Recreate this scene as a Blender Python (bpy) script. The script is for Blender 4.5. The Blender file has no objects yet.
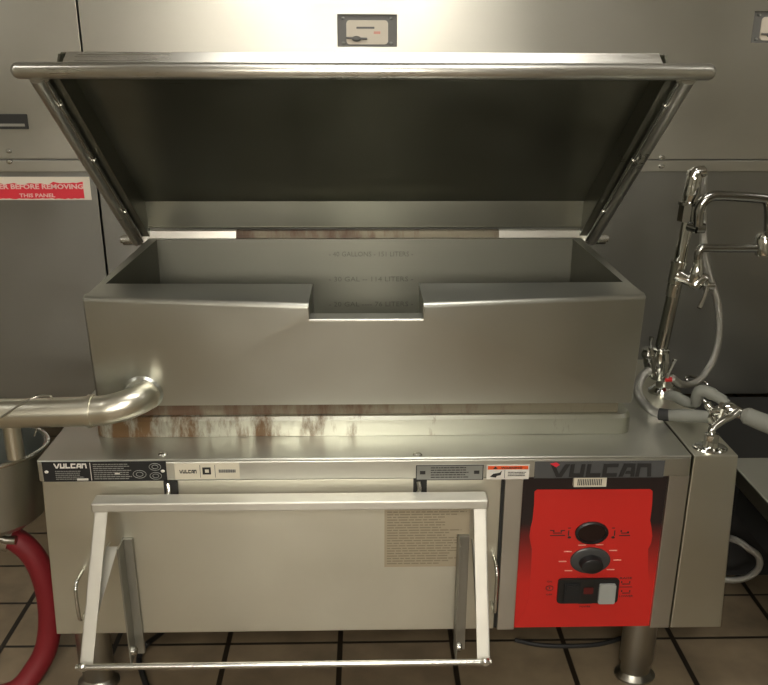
import bpy, bmesh, math, random
import numpy as np
from mathutils import Vector, Matrix
from math import sin, cos, pi, radians, sqrt, atan2
random.seed(7)
S = bpy.context.scene
C = S.collection

# ------------------------------------------------------------------ camera
F = 820.0; PITCH = radians(19); YAW = radians(1.3); ROLL = radians(0.15)
CAM = Vector((0, -1.62, 1.5))
fw = Vector((sin(YAW)*cos(PITCH), cos(YAW)*cos(PITCH), -sin(PITCH)))
r0 = Vector((cos(YAW), -sin(YAW), 0)); u0 = r0.cross(fw)
rt = cos(ROLL)*r0 + sin(ROLL)*u0; up = -sin(ROLL)*r0 + cos(ROLL)*u0
cd = bpy.data.cameras.new('camera'); cam = bpy.data.objects.new('camera', cd); C.objects.link(cam)
cd.sensor_fit = 'HORIZONTAL'; cd.sensor_width = 36; cd.lens = F*36/768
m = Matrix((rt, up, -fw)).transposed().to_4x4(); m.translation = CAM
cam.matrix_world = m; S.camera = cam
cd.clip_start = 0.02

def P(x, y, Y):            # point of the vertical plane at depth Y seen at photo position x, y
    d = fw*F + rt*(x-384) - up*(y-342.5)
    return CAM + d*((Y-CAM.y)/d.y)
def PZ(x, y, Z):           # the same on a horizontal plane
    d = fw*F + rt*(x-384) - up*(y-342.5)
    return CAM + d*((Z-CAM.z)/d.z)

# ------------------------------------------------------------------ world, view
w = bpy.data.worlds.new('world'); S.world = w; w.use_nodes = True
bg = w.node_tree.nodes['Background']; bg.inputs[0].default_value = (0.9, 0.93, 1, 1); bg.inputs[1].default_value = 0.05
S.view_settings.view_transform = 'Standard'; S.view_settings.look = 'None'
S.view_settings.gamma = 1; S.view_settings.exposure = 0.0
CEIL_Z = 2.75
# ceiling light panels: x, y, half width x, half width y, strength
LIGHTS = [(0.12, -0.42, 0.60, 0.22, 11.0), (-2.4, -0.6, 0.5, 0.2, 7.0), (2.4, -0.6, 0.45, 0.2, 3.5), (-0.15, -2.7, 0.50, 0.24, 26.0)]
ADDED_PANEL = (-1.45, 0.75, 1.92, 2.32, 27.0)   # unseen glowing panel added behind the camera for the steel to reflect

# ------------------------------------------------------------------ materials
def newmat(name):
    m = bpy.data.materials.new(name); m.use_nodes = True
    nt = m.node_tree; b = nt.nodes['Principled BSDF']
    return m, nt, b
def N(nt, t, **k):
    n = nt.nodes.new(t)
    for a, v in k.items(): setattr(n, a, v)
    return n
def plain(name, col, rough=0.5, metal=0.0, emit=None, es=0, spec=None):
    m, nt, b = newmat(name)
    b.inputs['Base Color'].default_value = (*col, 1); b.inputs['Roughness'].default_value = rough
    b.inputs['Metallic'].default_value = metal
    if spec is not None: b.inputs['Specular IOR Level'].default_value = spec
    if emit: b.inputs['Emission Color'].default_value = (*emit, 1); b.inputs['Emission Strength'].default_value = es
    return m
def steel(name, col=(0.60, 0.585, 0.53), rough=0.33, grain=(2, 300, 300), bump=0.04, smudge=0.10, stain=None, stain_rng=(0.5, 0.7), aniso=0.6, tan=(0, 1, 1.05)):
    m, nt, b = newmat(name)
    tc = N(nt, 'ShaderNodeTexCoord'); mp = N(nt, 'ShaderNodeMapping'); mp.inputs['Scale'].default_value = grain
    nt.links.new(tc.outputs['Object'], mp.inputs[0])
    n1 = N(nt, 'ShaderNodeTexNoise'); n1.inputs['Scale'].default_value = 1; n1.inputs['Detail'].default_value = 4
    nt.links.new(mp.outputs[0], n1.inputs['Vector'])
    n2 = N(nt, 'ShaderNodeTexNoise'); n2.inputs['Scale'].default_value = 3.5; n2.inputs['Detail'].default_value = 5
    nt.links.new(tc.outputs['Object'], n2.inputs['Vector'])
    ad = N(nt, 'ShaderNodeMath', operation='MULTIPLY_ADD'); ad.inputs[1].default_value = smudge*2; ad.inputs[2].default_value = rough-smudge
    nt.links.new(n2.outputs[0], ad.inputs[0])
    ad2 = N(nt, 'ShaderNodeMath', operation='MULTIPLY_ADD'); ad2.inputs[1].default_value = 0.10
    nt.links.new(n1.outputs[0], ad2.inputs[0]); nt.links.new(ad.outputs[0], ad2.inputs[2])
    nt.links.new(ad2.outputs[0], b.inputs['Roughness'])
    b.inputs['Metallic'].default_value = 1
    # slight tone variation of the metal
    cr = N(nt, 'ShaderNodeMix', data_type='RGBA'); nt.links.new(n2.outputs[0], cr.inputs[0])
    cr.inputs[6].default_value = (*[c*0.86 for c in col], 1); cr.inputs[7].default_value = (*[min(1, c*1.12) for c in col], 1)
    out = cr.outputs[2]
    if stain:
        mp2 = N(nt, 'ShaderNodeMapping'); mp2.inputs['Scale'].default_value = (9, 6, 2.5)
        nt.links.new(tc.outputs['Object'], mp2.inputs[0])
        n3 = N(nt, 'ShaderNodeTexNoise'); n3.inputs['Scale'].default_value = 1.6; n3.inputs['Detail'].default_value = 8; n3.inputs['Roughness'].default_value = 0.7
        nt.links.new(mp2.outputs[0], n3.inputs['Vector'])
        sx = N(nt, 'ShaderNodeSeparateXYZ'); nt.links.new(tc.outputs['Object'], sx.inputs[0])
        mr0 = N(nt, 'ShaderNodeMapRange'); mr0.inputs[1].default_value = -0.62; mr0.inputs[2].default_value = 0.35
        mr0.inputs[3].default_value = 0.14; mr0.inputs[4].default_value = -0.06
        nt.links.new(sx.outputs[0], mr0.inputs[0])
        sm = N(nt, 'ShaderNodeMath', operation='ADD'); nt.links.new(n3.outputs[0], sm.inputs[0]); nt.links.new(mr0.outputs[0], sm.inputs[1])
        mr = N(nt, 'ShaderNodeMapRange'); mr.inputs[1].default_value = stain_rng[0]; mr.inputs[2].default_value = stain_rng[1]
        nt.links.new(sm.outputs[0], mr.inputs[0])
        mx = N(nt, 'ShaderNodeMix', data_type='RGBA'); nt.links.new(mr.outputs[0], mx.inputs[0])
        nt.links.new(out, mx.inputs[6]); mx.inputs[7].default_value = (*stain, 1); out = mx.outputs[2]
        iv = N(nt, 'ShaderNodeMath', operation='SUBTRACT'); iv.inputs[0].default_value = 1; nt.links.new(mr.outputs[0], iv.inputs[1])
        nt.links.new(iv.outputs[0], b.inputs['Metallic'])
    nt.links.new(out, b.inputs['Base Color'])
    bp = N(nt, 'ShaderNodeBump'); bp.inputs['Strength'].default_value = bump; bp.inputs['Distance'].default_value = 0.002
    nt.links.new(n1.outputs[0], bp.inputs['Height']); nt.links.new(bp.outputs[0], b.inputs['Normal'])
    if aniso:
        b.inputs['Anisotropic'].default_value = aniso
        cx = N(nt, 'ShaderNodeCombineXYZ')
        for i in range(3): cx.inputs[i].default_value = tan[i]
        nt.links.new(cx.outputs[0], b.inputs['Tangent'])
    return m

M = {}
M['steel'] = steel('brushed_steel')
M['panel'] = steel('panel_steel', (0.66, 0.65, 0.555), 0.34, (2, 300, 300))
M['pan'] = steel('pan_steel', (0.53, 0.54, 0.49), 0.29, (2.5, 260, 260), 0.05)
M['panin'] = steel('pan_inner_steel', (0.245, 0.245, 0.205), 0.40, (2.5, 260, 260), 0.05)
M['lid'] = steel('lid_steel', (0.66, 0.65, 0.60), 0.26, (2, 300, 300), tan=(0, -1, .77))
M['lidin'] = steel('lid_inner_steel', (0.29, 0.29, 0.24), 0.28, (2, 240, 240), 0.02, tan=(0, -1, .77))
M['base'] = steel('stained_steel', (0.57, 0.58, 0.50), 0.36, (2, 260, 260), 0.05, 0.1, (0.15, 0.085, 0.035), (0.53, 0.66))
M['rust'] = steel('rusty_shaded_steel', (0.24, 0.22, 0.165), 0.5, (2, 200, 200), 0.06, 0.1, (0.11, 0.06, 0.03), (0.46, 0.62))  # dark tone also holds the shade of the gap under the pan
M['top'] = steel('worktop_steel', (0.58, 0.585, 0.53), 0.30, (300, 4, 300), 0.05, 0.12)
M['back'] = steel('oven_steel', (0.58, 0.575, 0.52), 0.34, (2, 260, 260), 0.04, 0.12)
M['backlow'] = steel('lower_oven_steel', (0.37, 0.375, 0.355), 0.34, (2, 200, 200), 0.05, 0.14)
M['frame'] = steel('dull_steel', (0.62, 0.61, 0.55), 0.45, (2, 200, 200))
M['bracket'] = steel('bracket_steel', (0.42, 0.42, 0.38), 0.42, (200, 200, 2), aniso=0)
M['leg'] = steel('leg_steel', (0.42, 0.41, 0.36), 0.28, (200, 200, 2), aniso=0)
M['kettle'] = steel('bucket_steel', (0.48, 0.50, 0.48), 0.28, (40, 40, 2), aniso=0)
M['pipe'] = steel('pipe_steel', (0.70, 0.68, 0.58), 0.27, (2, 120, 120), 0.03, 0.05, aniso=0)
M['chrome'] = plain('chrome', (0.62, 0.62, 0.59), 0.08, 1)
M['dchrome'] = plain('worn_chrome', (0.36, 0.36, 0.34), 0.16, 1)
M['wire'] = plain('wire_steel', (0.62, 0.62, 0.58), 0.25, 1)
M['black'] = plain('black_plastic', (0.012, 0.012, 0.012), 0.35)
M['dial'] = plain('dial_skirt', (0.05, 0.05, 0.05), 0.3)
M['matteblack'] = plain('matte_black', (0.01, 0.01, 0.01), 0.7)
M['rubber'] = plain('black_rubber', (0.015, 0.015, 0.015), 0.55)
M['glass'] = plain('dark_window', (0.015, 0.006, 0.006), 0.08)
M['red'] = plain('red_graphic', (0.57, 0.022, 0.016), 0.42)
M['dred'] = plain('dark_red_lamp', (0.10, 0.01, 0.01), 0.3)
M['grey'] = plain('grey_rocker', (0.34, 0.36, 0.34), 0.45)
M['foam'] = plain('grey_foam', (0.185, 0.19, 0.165), 0.75)
M['white'] = plain('white_print', (0.72, 0.70, 0.64), 0.5)
M['pink'] = plain('pale_print', (0.75, 0.38, 0.30), 0.5)
M['ink'] = plain('black_ink', (0.02, 0.02, 0.02), 0.5)
M['greyprint'] = plain('grey_print', (0.16, 0.16, 0.15), 0.5)
M['cream'] = plain('cream_label', (0.66, 0.62, 0.50), 0.45)
M['silver'] = plain('silver_label', (0.30, 0.31, 0.29), 0.4, 0.5)
M['logoplate'] = plain('charcoal_plate', (0.075, 0.078, 0.08), 0.4)
M['paper'] = plain('faded_paper', (0.46, 0.40, 0.29), 0.5, 0.25)
M['paperink'] = plain('faded_ink', (0.27, 0.235, 0.165), 0.6)
M['orange'] = plain('orange_print', (0.75, 0.10, 0.02), 0.5)
M['labelred'] = plain('label_red', (0.72, 0.03, 0.05), 0.5)
M['labelwhite'] = plain('label_white', (0.72, 0.66, 0.55), 0.5)
M['fadedwhite'] = plain('faded_letters', (0.80, 0.50, 0.47), 0.5)
M['mark'] = plain('stamped_mark', (0.13, 0.13, 0.105), 0.4, 0.6)
M['redhot'] = plain('red_index', (0.45, 0.02, 0.02), 0.35)
M['plaster'] = plain('wall_plaster', (0.42, 0.41, 0.34), 0.8)
M['dark'] = plain('dark_recess', (0.02, 0.02, 0.018), 0.7)
M['shadowwall'] = plain('shaded_wall', (0.06, 0.058, 0.052), 0.8)  # shade behind the appliances is put into this wall colour
M['ceil'] = plain('ceiling_tile', (0.60, 0.59, 0.55), 0.9)
M['lamp'] = plain('lamp_diffuser', (0.9, 0.9, 0.88), 0.6)

# red hose, woven rubber
m, nt, b = newmat('red_hose'); b.inputs['Base Color'].default_value = (0.20, 0.010, 0.016, 1); b.inputs['Roughness'].default_value = 0.5
wv = N(nt, 'ShaderNodeTexNoise'); wv.inputs['Scale'].default_value = 220
bp = N(nt, 'ShaderNodeBump'); bp.inputs['Strength'].default_value = 0.25; bp.inputs['Distance'].default_value = 0.003
nt.links.new(wv.outputs[0], bp.inputs['Height']); nt.links.new(bp.outputs[0], b.inputs['Normal']); M['hose'] = m

# control plate: black print that turns red towards the bottom in a dotted fade
m, nt, b = newmat('control_plate'); b.inputs['Roughness'].default_value = 0.42
tc = N(nt, 'ShaderNodeTexCoord'); sx = N(nt, 'ShaderNodeSeparateXYZ'); nt.links.new(tc.outputs['Object'], sx.inputs[0])
mr = N(nt, 'ShaderNodeMapRange'); mr.inputs[1].default_value = 0.50; mr.inputs[2].default_value = 0.335
nt.links.new(sx.outputs[2], mr.inputs[0])
no = N(nt, 'ShaderNodeTexNoise'); no.inputs['Scale'].default_value = 500
ad = N(nt, 'ShaderNodeMath', operation='MULTIPLY_ADD'); ad.inputs[1].default_value = 0.3; nt.links.new(no.outputs[0], ad.inputs[0]); 
sb = N(nt, 'ShaderNodeMath', operation='SUBTRACT'); sb.inputs[1].default_value = 0.15
nt.links.new(mr.outputs[0], ad.inputs[2]); nt.links.new(ad.outputs[0], sb.inputs[0]); sb.use_clamp = True
mx = N(nt, 'ShaderNodeMix', data_type='RGBA'); mx.inputs[6].default_value = (0.012, 0.010, 0.010, 1); mx.inputs[7].default_value = (0.57, 0.022, 0.016, 1)
nt.links.new(sb.outputs[0], mx.inputs[0]); nt.links.new(mx.outputs[2], b.inputs['Base Color']); M['plate'] = m

# quarry tile floor
m, nt, b = newmat('quarry_tiles')
tc = N(nt, 'ShaderNodeTexCoord'); mp = N(nt, 'ShaderNodeMapping')
TX, TY = 0.304, 0.188
mp.inputs['Scale'].default_value = (1/TX, 1/TY, 1); mp.inputs['Location'].default_value = (-0.533/TX+10, -0.04/TY+10, 0)
nt.links.new(tc.outputs['Object'], mp.inputs[0])
br = N(nt, 'ShaderNodeTexBrick'); br.offset = 0; br.squash = 1
br.inputs['Scale'].default_value = 1; br.inputs['Brick Width'].default_value = 1; br.inputs['Row Height'].default_value = 1
br.inputs['Mortar Size'].default_value = 0.026; br.inputs['Mortar Smooth'].default_value = 0.25; br.inputs['Bias'].default_value = -0.1
br.inputs['Color1'].default_value = (0.27, 0.21, 0.135, 1); br.inputs['Color2'].default_value = (0.225, 0.172, 0.112, 1); br.inputs['Mortar'].default_value = (0.022, 0.016, 0.010, 1)
nt.links.new(mp.outputs[0], br.inputs['Vector'])
no = N(nt, 'ShaderNodeTexNoise'); no.inputs['Scale'].default_value = 9; no.inputs['Detail'].default_value = 6; nt.links.new(tc.outputs['Object'], no.inputs['Vector'])
mr = N(nt, 'ShaderNodeMapRange'); mr.inputs[1].default_value = 0.3; mr.inputs[2].default_value = 0.7; mr.inputs[3].default_value = 0.7; mr.inputs[4].default_value = 1.15
nt.links.new(no.outputs[0], mr.inputs[0])
mx = N(nt, 'ShaderNodeMix', data_type='RGBA', blend_type='MULTIPLY'); mx.inputs[0].default_value = 1
nt.links.new(br.outputs[0], mx.inputs[6]); nt.links.new(mr.outputs[0], mx.inputs[7]); nt.links.new(mx.outputs[2], b.inputs['Base Color'])
b.inputs['Roughness'].default_value = 0.42
bp = N(nt, 'ShaderNodeBump'); bp.inputs['Strength'].default_value = 0.5; bp.inputs['Distance'].default_value = 0.004; bp.invert = True
nt.links.new(br.outputs['Fac'], bp.inputs['Height']); nt.links.new(bp.outputs[0], b.inputs['Normal']); M['tiles'] = m

# braided steel hose
m, nt, b = newmat('braided_steel'); b.inputs['Base Color'].default_value = (0.5, 0.5, 0.47, 1); b.inputs['Metallic'].default_value = 1; b.inputs['Roughness'].default_value = 0.3
wv = N(nt, 'ShaderNodeTexNoise'); wv.inputs['Scale'].default_value = 260
bp = N(nt, 'ShaderNodeBump'); bp.inputs['Strength'].default_value = 0.6; bp.inputs['Distance'].default_value = 0.003
nt.links.new(wv.outputs[0], bp.inputs['Height']); nt.links.new(bp.outputs[0], b.inputs['Normal']); M['braid'] = m

# ------------------------------------------------------------------ mesh helpers
def bx(bm, x0, x1, y0, y1, z0, z1, mi=0):
    vs = [bm.verts.new((x, y, z)) for x in (x0, x1) for y in (y0, y1) for z in (z0, z1)]
    for q in ((0, 1, 3, 2), (4, 6, 7, 5), (0, 4, 5, 1), (2, 3, 7, 6), (0, 2, 6, 4), (1, 5, 7, 3)):
        bm.faces.new([vs[i] for i in q]).material_index = mi
def prism(bm, poly, off, mi=0):     # closed solid from an outline and an offset vector
    off = Vector(off); a = [bm.verts.new(p) for p in poly]; b_ = [bm.verts.new(Vector(p)+off) for p in poly]
    n = len(a)
    bm.faces.new(a[::-1]).material_index = mi; bm.faces.new(b_).material_index = mi
    for i in range(n): bm.faces.new((a[i], a[(i+1) % n], b_[(i+1) % n], b_[i])).material_index = mi
def smooth(pts, k=6):
    pts = [Vector(p) for p in pts]
    if k < 2 or len(pts) < 3: return pts
    q = [pts[0]*2-pts[1]] + pts + [pts[-1]*2-pts[-2]]; out = []
    for i in range(1, len(q)-2):
        a, b_, c, d = q[i-1:i+3]
        for j in range(k):
            t = j/k
            out.append(0.5*((2*b_)+(c-a)*t+(2*a-5*b_+4*c-d)*t*t+(3*b_-a-3*c+d)*t**3))
    out.append(pts[-1]); return out
def tube(bm, pts, r, seg=16, k=1, mi=0):
    pts = smooth(pts, k); n = len(pts)
    rr = r if isinstance(r, (list, tuple)) else [r]*n
    if len(rr) != n: rr = [rr[min(len(rr)-1, int(i*(len(rr)-1)/(n-1)+.5))] for i in range(n)]
    rings = []; nn = None
    for i, p in enumerate(pts):
        t = (pts[min(i+1, n-1)]-pts[max(i-1, 0)]).normalized()
        if nn is None:
            nn = t.orthogonal().normalized()
        else:
            nn = (nn - t*nn.dot(t)).normalized()
        bb = t.cross(nn)
        rings.append([bm.verts.new(p+(nn*cos(2*pi*j/seg)+bb*sin(2*pi*j/seg))*rr[i]) for j in range(seg)])
    for a, b_ in zip(rings, rings[1:]):
        for j in range(seg): bm.faces.new((a[j], a[(j+1) % seg], b_[(j+1) % seg], b_[j])).material_index = mi
    bm.faces.new(rings[0][::-1]).material_index = mi; bm.faces.new(rings[-1]).material_index = mi
def lathe(bm, c, prof, seg=32, ax='Z', sx=1.0, mi=0):
    c = Vector(c); rings = []
    for r, h in prof:
        ring = []
        for j in range(seg):
            a = 2*pi*j/seg; ca, sa = cos(a)*r, sin(a)*r
            v = {'Z': (ca*sx, sa, h), 'Y': (ca*sx, h, sa), 'X': (h, ca, sa)}[ax]
            ring.append(bm.verts.new(c+Vector(v)))
        rings.append(ring)
    for a, b_ in zip(rings, rings[1:]):
        for j in range(seg): bm.faces.new((a[j], a[(j+1) % seg], b_[(j+1) % seg], b_[j])).material_index = mi
    bm.faces.new(rings[0][::-1]).material_index = mi; bm.faces.new(rings[-1]).material_index = mi
def loft(bm, rings, cap=True, mi=0):
    R = [[bm.verts.new(p) for p in r] for r in rings]; n = len(R[0])
    for a, b_ in zip(R, R[1:]):
        for j in range(n): bm.faces.new((a[j], a[(j+1) % n], b_[(j+1) % n], b_[j])).material_index = mi
    if cap: bm.faces.new(R[0][::-1]); bm.faces.new(R[-1])
def rrect(x0, x1, z0, z1, r, y, seg=5, rx=None):   # rounded rectangle outline in the XZ plane
    rx = rx or r; out = []
    for cx, cz, a0 in ((x1-rx, z1-r, 0), (x0+rx, z1-r, 90), (x0+rx, z0+r, 180), (x1-rx, z0+r, 270)):
        for i in range(seg+1):
            a = radians(a0+90*i/seg); out.append((cx+rx*cos(a), y, cz+r*sin(a)))
    return out
def text(bm, s, x, z, h, w=None, y=0.0, th=0.0006, mi=0, bold=0.0, center=True):   # flat letters facing -Y
    cu = bpy.data.curves.new('t', 'FONT'); cu.body = s; cu.size = 1; cu.resolution_u = 2; cu.offset = bold
    o = bpy.data.objects.new('t', cu); C.objects.link(o)
    bpy.context.view_layer.update()
    me = bpy.data.meshes.new_from_object(o.evaluated_get(bpy.context.evaluated_depsgraph_get()))
    xs = [v.co.x for v in me.vertices]; ys = [v.co.y for v in me.vertices]
    x0, x1, y0, y1 = min(xs), max(xs), min(ys), max(ys)
    sy = h/(y1-y0); sx_ = (w/(x1-x0)) if w else sy*1.3
    W = (x1-x0)*sx_; ox = x-(W/2 if center else 0)
    vs = [bm.verts.new((ox+(v.co.x-x0)*sx_, y, z-h/2+(v.co.y-y0)*sy)) for v in me.vertices]
    fs = []
    for p in me.polygons:
        try:
            f = bm.faces.new([vs[i] for i in p.vertices]); f.material_index = mi; fs.append(f)
        except ValueError: pass
    r = bmesh.ops.extrude_face_region(bm, geom=fs)
    for g in r['geom']:
        if isinstance(g, bmesh.types.BMVert): g.co.y -= th
        if isinstance(g, bmesh.types.BMFace): g.material_index = mi
    bpy.data.objects.remove(o); bpy.data.curves.remove(cu); bpy.data.meshes.remove(me)
def lines(bm, x0, x1, z0, z1, n, y, mi, fill=0.5, ragged=0.3, th=0.0005):   # rows of print too small to read
    dz = (z1-z0)/n
    for i in range(n):
        zc = z1-(i+.5)*dz; x = x0; xe = x1-(x1-x0)*ragged*random.random()
        while x < xe:
            L = (x1-x0)*random.uniform(.04, .14); e = min(x+L, xe)
            bx(bm, x, e, y-th, y, zc-dz*fill/2, zc+dz*fill/2, mi); x = e+(x1-x0)*0.015

def obj(name, bm, mats, parent=None, bevel=0, seg=2, angle=35, label=None):
    bmesh.ops.recalc_face_normals(bm, faces=bm.faces)
    me = bpy.data.meshes.new(name); bm.to_mesh(me); bm.free()
    for mt in (mats if isinstance(mats, (list, tuple)) else [mats]): me.materials.append(M[mt])
    me.shade_smooth(); me.set_sharp_from_angle(angle=radians(angle))
    o = bpy.data.objects.new(name, me); C.objects.link(o)
    if parent:
        o.parent = parent
        if parent.type == 'EMPTY': o.matrix_parent_inverse = Matrix.Translation(-Vector(parent.location))
    if bevel:
        md = o.modifiers.new('bevel', 'BEVEL'); md.width = bevel; md.segments = seg; md.limit_method = 'ANGLE'; md.angle_limit = radians(40); md.harden_normals = True
    if label: o['label'] = label
    return o
def B(): return bmesh.new()
def thing(name, label, cat, loc, group=None):
    o = bpy.data.objects.new(name, None); C.objects.link(o); o.location = loc; o.empty_display_size = 0.1
    o['label'] = label; o['category'] = cat
    if group: o['group'] = group
    return o
def tag(o, label, cat, group=None):
    o['label'] = label; o['category'] = cat
    if group: o['group'] = group
    return o
def struct(name, bm, mats, **k):
    o = obj(name, bm, mats, **k); o['kind'] = 'structure'; return o

# ------------------------------------------------------------------ the room
RX, RB, RF = 3.4, 2.3, -4.6
bm = B(); bx(bm, -RX, RX, RF, RB, -0.05, 0); struct('floor', bm, 'tiles')
bm = B(); bx(bm, -RX, RX, RF, RB, CEIL_Z, CEIL_Z+0.05); struct('ceiling', bm, 'ceil')
bm = B(); bx(bm, -RX, RX, RB, RB+0.05, 0, CEIL_Z); struct('wall_back', bm, 'shadowwall')
bm = B(); bx(bm, -RX, RX, RF-0.05, RF, 0, CEIL_Z); struct('wall_front', bm, 'plaster')
bm = B(); bx(bm, -RX-0.05, -RX, RF, RB, 0, CEIL_Z); struct('wall_left', bm, 'plaster')
bm = B(); bx(bm, RX, RX+0.05, RF, RB, 0, CEIL_Z); struct('wall_right', bm, 'plaster')
for i, (x, y, hx, hy, st) in enumerate(LIGHTS):
    t = thing('ceiling_light', 'fluorescent light panel in the ceiling', 'light', (x, y, CEIL_Z), 'fluorescent ceiling panels')
    bm = B()
    for a in ((x-hx-.03, x+hx+.03, y-hy-.03, y-hy), (x-hx-.03, x+hx+.03, y+hy, y+hy+.03), (x-hx-.03, x-hx, y-hy, y+hy), (x+hx, x+hx+.03, y-hy, y+hy)):
        bx(bm, *a, CEIL_Z-.03, CEIL_Z)
    obj('frame', bm, 'white', t)
    mt = plain('lamp_%d' % i, (.9, .9, .88), .6, 0, (1.0, 0.955, 0.88), st); M['l%d' % i] = mt
    bm = B(); bx(bm, x-hx, x+hx, y-hy, y+hy, CEIL_Z-.02, CEIL_Z-.005); obj('diffuser', bm, 'l%d' % i, t)

x0, x1, z0, z1, st = ADDED_PANEL
t = thing('added_glow_panel', 'long glowing panel added behind the camera for the steel to reflect', 'light', ((x0+x1)/2, RF, z0))
bm = B()
for a in ((x0-.03, x1+.03, z0-.03, z0), (x0-.03, x1+.03, z1, z1+.03), (x0-.03, x0, z0, z1), (x1, x1+.03, z0, z1)): bx(bm, a[0], a[1], RF+.001, RF+.05, a[2], a[3])
obj('frame', bm, 'white', t)
M['wl'] = plain('added_glow', (.9, .9, .88), .6, 0, (1.0, 0.91, 0.79), st)
bm = B(); bx(bm, x0, x1, RF+.001, RF+.04, z0, z1); obj('diffuser', bm, 'wl', t)

# ------------------------------------------------------------------ ovens standing behind (their backs form the steel backdrop)
YB = 1.0
XS = -0.845          # joint between the two appliances
def bolt(bm, c, r=.007, ax='Y', sx=1.35, h=.006):
    s = -1 if ax == 'Y' else 1
    lathe(bm, c, [(r*.98, 0), (r, s*h*.4), (r*.75, s*h*.85), (r*.2, s*h)], 12, ax, sx)
lo = thing('oven', 'tall steel appliance at the left with a red and white warning label', 'oven', (-1.5, 1.3, 0))
ro = thing('oven', 'wide steel appliance behind the lid with a small recessed plate near its top', 'oven', (0.6, 1.3, 0))
ZS = 1.205; ZB = 0.40
for o_, x0, x1 in ((lo, -2.2, XS-.003), (ro, XS+.003, 2.35)):
    wl = 0
    bm = B(); bx(bm, x0+.01, x1-.01, YB+.02, 2.0, ZB, 2.2); obj('body', bm, 'back', o_, bevel=.004)
    # lower sheet
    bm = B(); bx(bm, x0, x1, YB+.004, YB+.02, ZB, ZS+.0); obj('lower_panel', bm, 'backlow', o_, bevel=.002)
    bm = B(); bx(bm, x0, x1, YB-.004, YB+.004, 1.168, ZS-.003)
    obj('joint_strip', bm, 'back', o_, bevel=.002)
    for lx in ((x0+.1), (x1-.1)):
        for ly in (1.15, 1.9):
            bm = B(); lathe(bm, (lx, ly, 0), [(.03, 0), (.03, .02), (.02, .05), (.022, ZB)], 20); obj('leg', bm, 'leg', o_)
bm = B(); bx(bm, -2.2, XS-.003, YB, YB+.02, ZS+.002, 2.2); pl_ = obj('upper_panel', bm, 'back', lo, bevel=.002)
# slot in the left appliance
a, b_ = P(-60, 114, YB), P(29, 129, YB)
bm = B(); bx(bm, a.x, b_.x, YB-.003, YB+.001, b_.z, a.z); sl = obj('vent_slot', bm, 'dark', lo)
bm = B(); bx(bm, a.x+.01, b_.x-.01, YB-.0045, YB-.0032, b_.z+.008, b_.z+.016); obj('slat', bm, 'bracket', sl)
# upper panel of the right appliance with real openings
wins = []
for (xa, ya, xb, yb) in ((337, 14, 397, 47), (755, 11, 815, 43)):
    a, b_ = P(xa, ya, YB), P(xb, yb, YB); wins.append((a.x, b_.x, b_.z, a.z))
bm = B(); x = XS+.003; z0, z1 = ZS+.002, 2.2
for (wa, wb, za, zb) in wins:
    bx(bm, x, wa, YB, YB+.02, z0, z1); bx(bm, wa, wb, YB, YB+.02, z0, za); bx(bm, wa, wb, YB, YB+.02, zb, z1); x = wb
bx(bm, x, 2.35, YB, YB+.02, z0, z1)
bmesh.ops.remove_doubles(bm, verts=bm.verts, dist=1e-5)
obj('upper_panel', bm, 'back', ro)
for (wa, wb, za, zb) in wins:
    cx = (wa+wb)/2; cz = (za+zb)/2; W = wb-wa; Hh = zb-za
    bm = B(); bx(bm, wa, wb, YB+.012, YB+.019, za, zb); rc = obj('recess', bm, 'greyprint', ro)
    bm = B(); prism(bm, rrect(wa+W*.15, wb-W*.15, za+Hh*.08, zb-Hh*.18, .01, YB+.012), (0, -.004, 0))
    obj('cover_plate', bm, 'labelwhite', rc)
    bm = B(); bx(bm, cx-W*.18, cx+W*.12, YB+.007, YB+.008, cz+Hh*.06, cz+Hh*.12); obj('printing', bm, 'greyprint', rc)
    bm = B(); bx(bm, cx+W*.11, cx+W*.22, YB+.007, YB+.008, cz-Hh*.10, cz-Hh*.02); obj('red_mark', bm, 'pink', rc)
    bm = B(); lathe(bm, (cx-W*.18, YB+.007, cz-Hh*.25), [(.008, .001), (.008, -.006), (.004, -.010)], 16, 'Y', 1.8); tube(bm, [(cx-W*.35, YB+.002, cz-Hh*.22), (cx, YB+.002, cz-Hh*.25)], .003, 8)
    obj('latch', bm, 'greyprint', rc)
    for sx_ in (-1, 1):
        for sz in (-1, 1): bm = B(); bolt(bm, (cx+sx_*W*.40, YB+.012, cz+sz*Hh*.38), .004); obj('screw', bm, 'silver', rc)
for (px, py), o_ in (((9, 151), lo), ((10, 161.5), lo), ((662, 157.5), ro), ((661, 166), ro)):
    p = P(px, py, YB); bm = B(); bolt(bm, (p.x, YB-.004 if py > 160 else YB, p.z), .0075); obj('bolt', bm, 'wire', o_)
# red and white warning label
a, b_ = P(-70, 177, YB), P(91.5, 200, YB)
bm = B(); bx(bm, a.x, b_.x, YB+.0028, YB+.004, b_.z, a.z, 0)
tp = []; bt = []
L0, L1 = a.x, b_.x-.022; n = 46
for i in range(n+1):
    x = L0+(L1-L0)*i/n; e = random.uniform(-.003, .003)
    tp.append((x, YB+.0028, a.z-.022+e+(.005 if i > n*.8 else 0))); bt.append((x, YB+.0028, b_.z+.003+random.uniform(-.001, .0025)))
prism(bm, tp+bt[::-1], (0, -.0006, 0), 1)
c1 = P(41, 186.7, YB); c2 = P(37, 195.5, YB)
text(bm, 'ER BEFORE REMOVING', c1.x, c1.z, .0155, .262, YB+.0022, .0005, 2, .03)
text(bm, 'THIS PANEL', c2.x, c2.z, .012, .112, YB+.0022, .0005, 2, .025)
obj('warning_label', bm, ['labelwhite', 'labelred', 'fadedwhite'], lo, label='white warning label with smeared red print')

# ------------------------------------------------------------------ the tilting braising pan
T = thing('braising_pan', 'large stainless tilting braising pan with open lid and red control panel', 'cooking pan', (0, .35, 0))
ZT = .674
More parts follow.
